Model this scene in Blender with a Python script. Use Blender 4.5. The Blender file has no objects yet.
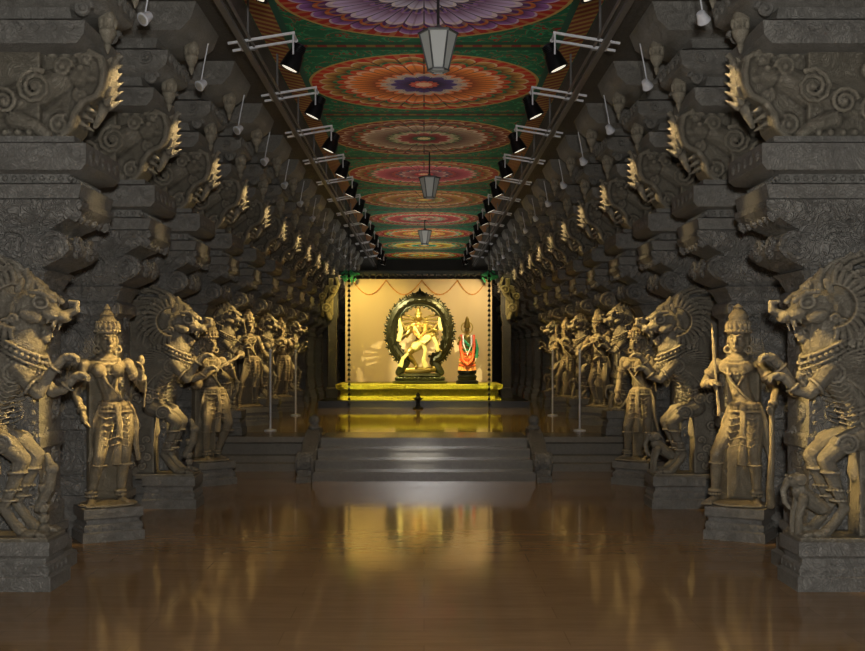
import bpy, bmesh, math, random
from mathutils import Vector, Matrix
R=random.Random(7)
C=bpy.context.scene.collection
pi=math.pi
V=Vector
try: bpy.context.scene.view_settings.view_transform='Standard'
except Exception: pass

# ------------------------------------------------------------------ mesh kit
class B:
    def __init__(s): s.bm=bmesh.new()
    def ell(s,c,r,rot=None,sub=2):
        if not hasattr(r,'__len__'): r=(r,r,r)
        M=Matrix.Translation(V(c))
        if rot is not None: M=M@rot
        M=M@Matrix.Diagonal((r[0],r[1],r[2],1))
        bmesh.ops.create_icosphere(s.bm,subdivisions=sub,radius=1,matrix=M)
    def box(s,c,sz,rot=None):
        M=Matrix.Translation(V(c))
        if rot is not None: M=M@rot
        M=M@Matrix.Diagonal((sz[0],sz[1],sz[2],1))
        bmesh.ops.create_cube(s.bm,size=1,matrix=M)
    def sweep(s,pts,rad,n=8,closed=False,balls=False,flat=1.0):
        P=[V(p[:3]) for p in pts]
        if rad is None: rad=[p[3] for p in pts]
        if not hasattr(rad,'__len__'): rad=[rad]*len(P)
        m=len(P); rings=[]; prev=None
        for i in range(m):
            a=P[(i-1)%m] if (closed or i>0) else P[i]
            b=P[(i+1)%m] if (closed or i<m-1) else P[i]
            t=(b-a)
            if t.length<1e-9: t=V((0,0,1))
            t.normalize()
            if prev is None:
                u=V((0,0,1)) if abs(t.z)<.9 else V((1,0,0))
                prev=(u-t*u.dot(t)).normalized()
            else:
                q=prev-t*prev.dot(t)
                prev=q.normalized() if q.length>1e-6 else t.orthogonal().normalized()
            w=t.cross(prev)
            rings.append([s.bm.verts.new(P[i]+(prev*math.cos(2*pi*k/n)+w*math.sin(2*pi*k/n)*flat)*rad[i]) for k in range(n)])
        rg=range(m) if closed else range(m-1)
        for i in rg:
            A=rings[i];Bq=rings[(i+1)%m]
            for k in range(n):
                s.bm.faces.new((A[k],A[(k+1)%n],Bq[(k+1)%n],Bq[k]))
        if not closed:
            s.bm.faces.new(rings[0][::-1]); s.bm.faces.new(rings[-1])
        if balls:
            for p,r in zip(P,rad): s.ell(p,r)
    def prism(s,poly,y0,y1):
        a=[s.bm.verts.new((p[0],y0,p[1])) for p in poly]
        b=[s.bm.verts.new((p[0],y1,p[1])) for p in poly]
        n=len(poly)
        s.bm.faces.new(a); s.bm.faces.new(b[::-1])
        for k in range(n): s.bm.faces.new((a[k],b[k],b[(k+1)%n],a[(k+1)%n]))
    def cap(s,p0,r0,p1,r1): s.sweep([p0,p1],[r0,r1],n=10,balls=True)
    def chain(s,pts): s.sweep(pts,None,n=12,balls=True)
    def ring(s,c,rx,ry,r,tilt=None,n=24,m=6):
        pts=[]
        for k in range(n):
            a=2*pi*k/n; p=V((rx*math.cos(a),ry*math.sin(a),0))
            if tilt is not None: p=tilt@p
            pts.append(V(c)+p)
        s.sweep(pts,r,n=m,closed=True)
    def beads(s,c,rx,ry,r,num,tilt=None,sub=1):
        for k in range(num):
            a=2*pi*k/num; p=V((rx*math.cos(a),ry*math.sin(a),0))
            if tilt is not None: p=tilt@p
            s.ell(V(c)+p,r,sub=sub)
    def spiral(s,c,rad,turns,r,u=(1,0,0),w=(0,0,1),start=0,sgn=1,disc=True,n=22,m=6):
        u=V(u);w=V(w);pts=[];rr=[]
        for k in range(n+1):
            t=k/n; a=start+sgn*t*turns*2*pi; q=rad*(1-.88*t)
            pts.append(V(c)+u*q*math.cos(a)+w*q*math.sin(a)); rr.append(r*(1-.35*t))
        s.sweep(pts,rr,n=m)
        s.ell(c,r*1.5,sub=1)
    def loft(s,secs,closed_top=True):
        rings=[]
        for z,x0,x1,y0,y1 in secs:
            rings.append([s.bm.verts.new(p) for p in ((x0,y0,z),(x1,y0,z),(x1,y1,z),(x0,y1,z))])
        for a,b in zip(rings,rings[1:]):
            for k in range(4): s.bm.faces.new((a[k],a[(k+1)%4],b[(k+1)%4],b[k]))
        s.bm.faces.new(rings[0][::-1]); s.bm.faces.new(rings[-1])
    def lathe(s,c,prof,n=16,sx=1,sy=1):
        rings=[]
        for r,z in prof:
            rings.append([s.bm.verts.new((c[0]+sx*r*math.cos(2*pi*k/n),c[1]+sy*r*math.sin(2*pi*k/n),c[2]+z)) for k in range(n)])
        for a,b in zip(rings,rings[1:]):
            for k in range(n): s.bm.faces.new((a[k],a[(k+1)%n],b[(k+1)%n],b[k]))
        s.bm.faces.new(rings[0][::-1]); s.bm.faces.new(rings[-1])
    def xform(s,M,start=0):
        s.bm.verts.ensure_lookup_table()
        bmesh.ops.transform(s.bm,matrix=M,verts=s.bm.verts[start:])
    def mesh(s,name,mat,smooth=40,bevel=0):
        bmesh.ops.recalc_face_normals(s.bm,faces=s.bm.faces[:])
        me=bpy.data.meshes.new(name); s.bm.to_mesh(me); s.bm.free()
        if mat: me.materials.append(mat)
        if smooth:
            me.polygons.foreach_set('use_smooth',[True]*len(me.polygons))
            try: me.set_sharp_from_angle(angle=math.radians(smooth))
            except Exception: pass
        return me
    def voxel(s,name,mat,vox,sm=1):
        bmesh.ops.recalc_face_normals(s.bm,faces=s.bm.faces[:])
        me=bpy.data.meshes.new('tmp'); s.bm.to_mesh(me); s.bm.free()
        o=bpy.data.objects.new('tmp',me); C.objects.link(o)
        m=o.modifiers.new('r','REMESH'); m.mode='VOXEL'; m.voxel_size=vox
        if sm:
            k=o.modifiers.new('s','SMOOTH'); k.factor=.5; k.iterations=sm
        dg=bpy.context.evaluated_depsgraph_get()
        m2=bpy.data.meshes.new_from_object(o.evaluated_get(dg)); m2.name=name
        bpy.data.objects.remove(o); bpy.data.meshes.remove(me)
        m2.materials.clear()
        m2.materials.append(mat)
        m2.polygons.foreach_set('use_smooth',[True]*len(m2.polygons))
        return m2

def obj(name,me,parent=None,loc=(0,0,0),rot=0,label=None,cat=None,group=None,kind=None,scale=None):
    o=bpy.data.objects.new(name,me); C.objects.link(o)
    o.location=loc; o.rotation_euler=(0,0,rot)
    if scale: o.scale=(scale,)*3 if not hasattr(scale,'__len__') else scale
    if parent: o.parent=parent
    if label: o['label']=label
    if cat: o['category']=cat
    if group: o['group']=group
    if kind: o['kind']=kind
    return o

# ------------------------------------------------------------------ materials
class NT:
    def __init__(s,name):
        s.m=bpy.data.materials.new(name); s.m.use_nodes=True
        s.t=s.m.node_tree; s.n=s.t.nodes; s.bsdf=s.n['Principled BSDF']
    def add(s,typ,**kw):
        x=s.n.new(typ)
        for k,v in kw.items(): setattr(x,k,v)
        return x
    def link(s,a,b): s.t.links.new(a,b)
    def put(s,sock,v):
        if isinstance(v,bpy.types.NodeSocket): s.link(v,sock)
        else: sock.default_value=v
    def math(s,op,a,b=None,c=None):
        x=s.add('ShaderNodeMath',operation=op); s.put(x.inputs[0],a)
        if b is not None: s.put(x.inputs[1],b)
        if c is not None: s.put(x.inputs[2],c)
        return x.outputs[0]
    def mix(s,f,a,b,mode='MIX'):
        x=s.add('ShaderNodeMix',data_type='RGBA',blend_type=mode)
        s.put(x.inputs[0],f); s.put(x.inputs[6],a); s.put(x.inputs[7],b); return x.outputs[2]
    def coord(s,which='Object'): return s.add('ShaderNodeTexCoord').outputs[which]
    def mapping(s,v,scale=(1,1,1),loc=(0,0,0)):
        x=s.add('ShaderNodeMapping'); s.link(v,x.inputs[0]); x.inputs['Scale'].default_value=scale; x.inputs['Location'].default_value=loc; return x.outputs[0]
    def noise(s,v,scale,detail=4,dist=0,rough=.55):
        x=s.add('ShaderNodeTexNoise'); s.link(v,x.inputs['Vector']); x.inputs['Scale'].default_value=scale
        x.inputs['Detail'].default_value=detail; x.inputs['Distortion'].default_value=dist; x.inputs['Roughness'].default_value=rough; return x.outputs['Fac']
    def vor(s,v,scale,feature='F1',out='Distance'):
        x=s.add('ShaderNodeTexVoronoi',feature=feature); s.link(v,x.inputs['Vector']); x.inputs['Scale'].default_value=scale; return x.outputs[out]
    def ramp(s,f,stops,interp='LINEAR'):
        x=s.add('ShaderNodeValToRGB'); x.color_ramp.interpolation=interp
        e=x.color_ramp.elements
        while len(e)>1: e.remove(e[-1])
        e[0].position=stops[0][0]; e[0].color=(*stops[0][1],1)
        for p,c in stops[1:]:
            k=e.new(p); k.color=(*c,1)
        s.put(x.inputs[0],f); return x.outputs[0]
    def bump(s,h,dist,strength=1,prev=None):
        x=s.add('ShaderNodeBump'); x.inputs['Distance'].default_value=dist; x.inputs['Strength'].default_value=strength
        s.link(h,x.inputs['Height'])
        if prev is not None: s.link(prev,x.inputs['Normal'])
        return x.outputs[0]
    def out(s,col=None,rough=None,normal=None,metal=None,spec=None):
        if col is not None: s.put(s.bsdf.inputs['Base Color'],col if not isinstance(col,tuple) else (*col[:3],1))
        if rough is not None: s.put(s.bsdf.inputs['Roughness'],rough)
        if normal is not None: s.link(normal,s.bsdf.inputs['Normal'])
        if metal is not None: s.bsdf.inputs['Metallic'].default_value=metal
        if spec is not None: s.bsdf.inputs['Specular IOR Level'].default_value=spec
        return s.m

def stone(name,c1,c2,carve=0,cs=9,rough=.7,fine=.004,spec=.35,crease_shade=False):
    t=NT(name); co=t.coord()
    n1=t.noise(co,3.0,6); n2=t.noise(co,28,5)
    col=t.mix(n1,(*c1,1),(*c2,1))
    col=t.mix(t.math('MULTIPLY',n2,.6),col,(c1[0]*.3,c1[1]*.3,c1[2]*.3,1))
    nb=t.bump(n2,fine)
    if carve:
        warp=t.add('ShaderNodeVectorMath',operation='ADD')
        nz=t.add('ShaderNodeTexNoise'); t.link(co,nz.inputs['Vector']); nz.inputs['Scale'].default_value=4
        sc=t.add('ShaderNodeVectorMath',operation='SCALE'); t.link(nz.outputs['Color'],sc.inputs[0]); sc.inputs['Scale'].default_value=.25
        t.link(co,warp.inputs[0]); t.link(sc.outputs[0],warp.inputs[1])
        v=t.vor(warp.outputs[0],cs,'DISTANCE_TO_EDGE')
        v2=t.vor(warp.outputs[0],cs,'F1')
        rings=t.math('SINE',t.math('MULTIPLY',v2,34))
        h=t.math('ADD',t.math('MULTIPLY',t.math('MINIMUM',t.math('MULTIPLY',v,6),1),.8),t.math('MULTIPLY',rings,.45))
        nb=t.bump(h,carve,1,nb)
        col=t.mix(t.ramp(v,[(0,(.8,.8,.8)),(.05,(0,0,0))]),col,(c1[0]*.35,c1[1]*.35,c1[2]*.35,1))
    if crease_shade:  # shading painted into the colour for contrast: dark creases, lighter ridges
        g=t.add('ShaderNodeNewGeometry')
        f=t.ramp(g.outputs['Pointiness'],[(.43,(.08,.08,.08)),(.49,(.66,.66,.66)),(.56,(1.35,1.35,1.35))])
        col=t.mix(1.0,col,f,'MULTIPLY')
    return t.out(col,rough,nb,spec=spec)

M_pillar=stone('pillar_stone',(.36,.345,.305),(.21,.20,.178),carve=.009,cs=17)
M_block=stone('block_stone',(.37,.355,.315),(.22,.21,.185),carve=.0035,cs=36)
M_statue=stone('statue_stone',(.50,.42,.28),(.27,.225,.15),carve=.003,cs=42,rough=.42,fine=.003,spec=.5,crease_shade=True)
M_lion=stone('lion_stone',(.44,.395,.30),(.23,.205,.155),carve=.0035,cs=36,rough=.5,fine=.003,spec=.4,crease_shade=True)
M_step=stone('step_stone',(.27,.245,.20),(.16,.143,.112),rough=.22,fine=.0006,spec=.6)
M_step2=stone('dark_step_stone',(.035,.03,.02),(.02,.018,.012),rough=.3,fine=.0006)
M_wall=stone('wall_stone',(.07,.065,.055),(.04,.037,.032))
M_beam=stone('beam_stone',(.15,.14,.12),(.085,.08,.07),carve=.004,cs=20)
def flat(name,c,rough=.5,metal=0,nz=True):
    t=NT(name)
    if nz:
        n=t.noise(t.coord(),20,3); col=t.mix(n,(*c,1),(c[0]*.6,c[1]*.6,c[2]*.6,1))
    else: col=(*c,1)
    return t.out(col,rough,metal=metal)
def emis(name,c,s):
    t=NT(name); t.bsdf.inputs['Base Color'].default_value=(*c,1)
    t.bsdf.inputs['Emission Color'].default_value=(*c,1); t.bsdf.inputs['Emission Strength'].default_value=s; return t.m
M_black=flat('black_metal',(.012,.012,.014),.4,.6)
M_dark=flat('dark_paint',(.03,.028,.03),.5)
M_alu=flat('aluminium',(.85,.87,.92),.4,.1)
M_rail=flat('rail_metal',(.18,.175,.17),.4,.2)
M_lens=emis('lamp_glass',(1,.92,.75),.9)
M_glass=emis('frosted_glass',(.35,.36,.34),.10)
M_bronze=flat('bronze',(.36,.26,.055),.32,.5)
M_bronze2=flat('dark_bronze',(.05,.05,.02),.35,.5)
M_gold=flat('gold',(.8,.55,.12),.35,.6)
M_goldstone=stone('gold_paint_carving',(1.0,.86,.10),(.65,.54,.05),carve=.014,cs=14,rough=.4)
M_palegold=stone('pale_gold_carving',(.62,.52,.24),(.32,.26,.11),carve=.008,cs=22,rough=.4,crease_shade=True)
M_silk=flat('yellow_silk',(1.0,.88,.30),.6)
M_red=flat('red_silk',(.9,.12,.03),.6)
M_green=flat('green_leaf',(.04,.40,.14),.6)
M_pink=flat('pink_silk',(.95,.36,.12),.6)
M_orange=flat('orange_garland',(.95,.45,.08),.7)
M_white=flat('jasmine_garland',(.95,.9,.75),.7)

def floor_mat(name,base,dark,rough,spec,mort):
    t=NT(name); co=t.coord()
    st=t.mapping(co,(1.2,9,1)); n=t.noise(st,2.2,6,.6)
    col=t.mix(n,(*base,1),(*dark,1))
    br=t.add('ShaderNodeTexBrick'); t.link(co,br.inputs['Vector'])
    br.inputs['Scale'].default_value=1; br.inputs['Brick Width'].default_value=1.6; br.inputs['Row Height'].default_value=.3
    br.inputs['Mortar Size'].default_value=.003; br.inputs['Color1'].default_value=(1,1,1,1); br.inputs['Color2'].default_value=(.88,.88,.88,1); br.inputs['Mortar'].default_value=(mort,mort,mort,1)
    col=t.mix(1.0,col,br.outputs['Color'],'MULTIPLY')
    r=t.math('ADD',t.math('MULTIPLY',t.noise(co,9,5),.06),rough)
    b=t.bump(t.noise(t.mapping(co,(1,1.0,1)),7,3,.2),.0008,1)
    return t.out(col,r,b,spec=spec)
M_floor=floor_mat('polished_granite',(.36,.235,.125),(.22,.14,.07),.06,.22,.75)
M_plat=floor_mat('polished_platform',(.38,.265,.09),(.23,.155,.055),.02,.6,.8)

# ------------------------------------------------------------------ room
b=B(); b.box((0,19,-.05),(13,46,.1)); obj('floor',b.mesh('floor',M_floor,0),kind='structure',label='polished brown granite floor of the hall')
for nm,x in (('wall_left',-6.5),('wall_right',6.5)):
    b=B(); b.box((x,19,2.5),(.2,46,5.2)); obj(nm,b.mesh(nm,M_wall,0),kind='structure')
b=B(); b.box((0,40.5,2.5),(13,.2,5.2)); obj('wall_back',b.mesh('wall_back',M_wall,0),kind='structure')

# ceiling with painted medallions
HC=4.9
EDG=[0,.07,.12,.30,.36,.40,.68,.74,.78,.90,1.0]
def rosette(name,yc,pal,n,bg=(.008,.13,.06)):
    t=NT(name); co=t.coord(); sp=t.add('ShaderNodeSeparateXYZ'); t.link(co,sp.inputs[0])
    x=sp.outputs[0]; y=t.math('SUBTRACT',sp.outputs[1],yc)
    r=t.math('DIVIDE',t.math('SQRT',t.math('ADD',t.math('MULTIPLY',x,x),t.math('MULTIPLY',y,y))),1.38)
    th=t.math('ARCTAN2',y,x)
    pA=t.math('ABSOLUTE',t.math('SINE',t.math('MULTIPLY',th,n/2)))
    pB=t.math('ABSOLUTE',t.math('COSINE',t.math('MULTIPLY',th,n/4)))
    inner=t.math('LESS_THAN',r,.38)
    pp=t.math('ADD',t.math('MULTIPLY',pB,inner),t.math('MULTIPLY',pA,t.math('SUBTRACT',1,inner)))
    sh=t.math('MULTIPLY',t.math('SUBTRACT',t.math('POWER',pp,.6),.6),.09)
    lim=t.math('MINIMUM',1,t.math('MULTIPLY',r,3))
    rr=t.math('SUBTRACT',r,t.math('MULTIPLY',sh,lim))
    col=t.ramp(rr,[(EDG[i],pal[i]) for i in range(10)],'CONSTANT')
    gs=[]
    for i in range(10):
        a,c=EDG[i],EDG[i+1]; gs.append((a+.0005,(0,0,0))); gs.append((c-.0005,(1,1,1)))
    g=t.ramp(rr,gs)
    petal=t.ramp(rr,[(0,(0,0,0)),(.12,(1,1,1)),(.30,(0,0,0)),(.40,(1,1,1)),(.68,(0,0,0)),(.78,(1,1,1)),(.90,(0,0,0))],'CONSTANT')
    root=t.math('MULTIPLY',t.math('SUBTRACT',1,t.math('MINIMUM',1,t.math('MULTIPLY',g,1.5))),.85)
    col2=t.mix(root,col,t.mix(1.0,col,(.22,.08,.14,1),'MULTIPLY'))
    col2=t.mix(t.math('MULTIPLY',t.math('GREATER_THAN',g,.82),.45),col2,(.95,.82,.65,1))
    line=t.math('LESS_THAN',pp,.15)
    col2=t.mix(t.math('MULTIPLY',line,.85),col2,(.015,.01,.02,1))
    vein=t.math('GREATER_THAN',pp,.985)
    col2=t.mix(t.math('MULTIPLY',vein,.35),col2,(.1,.02,.02,1))
    col=t.mix(petal,col,col2)
    dots=t.math('MULTIPLY',t.math('GREATER_THAN',t.math('SINE',t.math('MULTIPLY',th,n*2)),.3),t.math('SUBTRACT',1,petal))
    dots=t.math('MULTIPLY',dots,t.math('GREATER_THAN',r,.3))
    col=t.mix(t.math('MULTIPLY',dots,.3),col,(.7,.45,.15,1))
    v=t.noise(co,5,2,1.2)
    bgc=t.ramp(v,[(0,bg),(.50,bg),(.51,(.03,.26,.12)),(.57,(.30,.02,.015)),(.60,bg),(1,(.2,.14,.03))],'CONSTANT')
    out=t.math('GREATER_THAN',r,1.0)
    col=t.mix(out,col,bgc)
    ring=t.math('MULTIPLY',out,t.math('LESS_THAN',r,1.025))
    col=t.mix(ring,col,(.5,.33,.10,1))
    ay=t.math('ABSOLUTE',y)
    e1=t.math('GREATER_THAN',ay,1.56)
    bars=t.math('GREATER_THAN',t.math('SINE',t.math('MULTIPLY',x,30)),0)
    bc=t.mix(bars,(.20,.02,.012,1),(.22,.14,.03,1))
    e2=t.math('GREATER_THAN',ay,1.67)
    col=t.mix(e1,col,(.005,.08,.04,1)); col=t.mix(e2,col,bc)
    return t.out(col,.75,spec=.2)
pals=[
 [(.8,.6,.2),(.10,.05,.3),(.55,.50,.68),(.05,.03,.12),(.25,.12,.38),(.60,.46,.76),(.10,.02,.16),(.50,.10,.03),(.34,.14,.46),(.40,.02,.015)],
 [(.95,.6,.4),(.7,.12,.08),(.10,.06,.24),(.60,.46,.40),(.85,.20,.07),(.95,.28,.06),(.65,.05,.02),(.02,.18,.08),(.60,.32,.08),(.55,.03,.015)],
 [(.7,.6,.3),(.03,.12,.05),(.34,.05,.05),(.35,.38,.25),(.02,.10,.05),(.40,.28,.20),(.28,.03,.02),(.02,.14,.07),(.30,.10,.06),(.20,.03,.02)],
 [(.8,.6,.4),(.6,.04,.06),(.46,.14,.20),(.06,.03,.15),(.5,.03,.05),(.66,.12,.20),(.03,.2,.12),(.5,.03,.03),(.5,.28,.10),(.34,.02,.03)],
 [(.9,.7,.15),(.75,.2,.03),(.45,.32,.05),(.08,.15,.04),(.65,.10,.02),(.60,.30,.05),(.4,.05,.01),(.10,.2,.04),(.55,.28,.05),(.3,.03,.01)],
 [(.9,.5,.3),(.65,.06,.05),(.6,.35,.2),(.03,.3,.15),(.7,.15,.12),(.65,.08,.06),(.03,.25,.12),(.6,.4,.1),(.55,.06,.02),(.2,.02,.01)],
 [(1,.9,.2),(.02,.5,.25),(.9,.6,.05),(.85,.12,.03),(1,.75,.06),(.9,.25,.04),(.02,.45,.25),(.9,.6,.05),(.7,.06,.02),(.3,.03,.01)],
 [(1,.9,.2),(.8,.1,.03),(.02,.45,.22),(1,.7,.05),(.7,.06,.03),(.95,.65,.05),(.02,.45,.2),(.9,.3,.05),(.02,.3,.12),(.3,.03,.01)],
 [(1,.9,.2),(.8,.1,.03),(.9,.7,.05),(.02,.5,.25),(.7,.06,.03),(.9,.4,.05),(.02,.45,.2),(.9,.6,.05),(.6,.05,.01),(.2,.03,.01)]]
pet=[28,24,24,24,22,22,20,20,20]
def border_mat():
    t=NT('ceiling_border'); co=t.coord(); sp=t.add('ShaderNodeSeparateXYZ'); t.link(co,sp.inputs[0])
    ax=t.math('ABSOLUTE',sp.outputs[0])
    s=t.math('SINE',t.math('MULTIPLY',t.math('ADD',sp.outputs[1],t.math('MULTIPLY',ax,1.0)),40))
    c=t.mix(t.math('GREATER_THAN',s,.1),(.20,.03,.01,1),(.36,.22,.05,1))
    e=t.math('GREATER_THAN',t.math('ABSOLUTE',t.math('SUBTRACT',ax,1.58)),.11)
    c=t.mix(e,c,(.01,.08,.045,1))
    return t.out(c,.8)
me=bpy.data.meshes.new('ceiling'); verts=[];faces=[];mi=[]
mats=[border_mat()]
def quad(x0,x1,y0,y1,m):
    k=len(verts); verts.extend([(x0,y0,0),(x0,y1,0),(x1,y1,0),(x1,y0,0)]); faces.append((k,k+1,k+2,k+3)); mi.append(m)
for i in range(-3,9):
    yc=10.15+3.43*i
    mats.append(rosette('medallion_paint',yc,pals[max(i,0)],pet[max(i,0)]))
    quad(-1.4,1.4,yc-1.715,yc+1.715,len(mats)-1)
y0=10.15-3.43*3.5; y1=10.15+3.43*8.5
quad(-1.78,-1.4,y0,y1,0); quad(1.4,1.78,y0,y1,0)
me.from_pydata(verts,[],faces)
for m in mats: me.materials.append(m)
me.polygons.foreach_set('material_index',mi)
o=obj('ceiling',me,loc=(0,0,HC),kind='structure',label='ceiling painted with a row of large colourful lotus medallions')
k=1
for s in (-1,1):
    b=B(); b.box((s*4.1,19,4.78),(4.8,46,.36)); obj('trim_%d'%k,b.mesh('beam',M_beam,0),kind='structure',label='grey stone beam carrying the ceiling'); k+=1

# ------------------------------------------------------------------ platform and steps
PH=.46
b=B(); b.box((0,28,PH/2),(12.78,24.7,PH))
obj('stone_platform',b.mesh('platform',M_plat,0),label='raised polished stone platform across the hall',cat='platform')
def facing(x0,x1):
    b=B()
    yb=15.65
    prof=[(14.72,0),(14.72,.10),(14.78,.12),(14.78,.2),(14.86,.22),(14.86,.36),(14.74,.39),(14.74,PH+.002),(14.95,PH+.002),(14.95,PH-.002),(yb,PH-.002),(yb,0)]
    a=[b.bm.verts.new((x0,p[0],p[1])) for p in prof]; c=[b.bm.verts.new((x1,p[0],p[1])) for p in prof]
    n=len(prof); b.bm.faces.new(a); b.bm.faces.new(c[::-1])
    for k in range(n): b.bm.faces.new((a[k],c[k],c[(k+1)%n],a[(k+1)%n]))
    return b.mesh('plinth',M_step,30)
obj('platform_plinth',facing(-6.35,-1.56),label='moulded dark stone plinth beside the steps',cat='plinth',group='platform front plinths')
obj('platform_plinth',facing(1.56,6.35),label='moulded dark stone plinth beside the steps',cat='plinth',group='platform front plinths')
b=B()
ys=[13.6,13.95,14.3,14.64]
for i,y in enumerate(ys):
    z=PH*(i+1)/4
    b.box((0,(y+15.65)/2,z/2),(2.76,15.65-y,z+.001)); b.box((0,y+.01,z-.015),(2.76,.06,.03))
obj('stone_steps',b.mesh('steps',M_step,30),label='four wide polished stone steps up to the platform',cat='steps')
def balustrade():
    b=B()
    poly=[(13.50,0),(13.50,.14),(13.58,.2),(13.75,.24),(14.0,.34),(14.3,.47),(14.6,.56),(15.0,.58),(15.0,0)]
    bm=b.bm; a=[bm.verts.new((-.085,p[0],p[1])) for p in poly]; c=[bm.verts.new((.085,p[0],p[1])) for p in poly]; n=len(poly)
    bm.faces.new(a); bm.faces.new(c[::-1])
    for k in range(n): bm.faces.new((a[k],c[k],c[(k+1)%n],a[(k+1)%n]))
    for s in (-.085,.085):
        b.spiral((s,13.62,.24),.13,1.8,.03,u=(0,1,0),w=(0,0,1),start=-pi/2,sgn=-1)
        b.spiral((s,14.55,.44),.1,1.8,.022,u=(0,1,0),w=(0,0,1),start=-pi/2)
        b.sweep([(s,13.72,.2),(s,14.0,.3),(s,14.35,.46)],.02)
    b.sweep([(-.085,13.62,.24),(.085,13.62,.24)],.12,n=16)
    b.box((0,13.56,.04),(.18,.3,.08))
    b.lathe((0,14.75,.56),[(.07,0),(.085,.03),(.05,.06),(.075,.11),(.06,.17),(.01,.2)])
    return b.mesh('balustrade',M_pillar,35)
bm_=balustrade()
for x in (-1.47,1.47): obj('step_balustrade',bm_,loc=(x,0,0),label='carved stone balustrade with curled scroll end',cat='balustrade',group='step balustrades')

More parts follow.
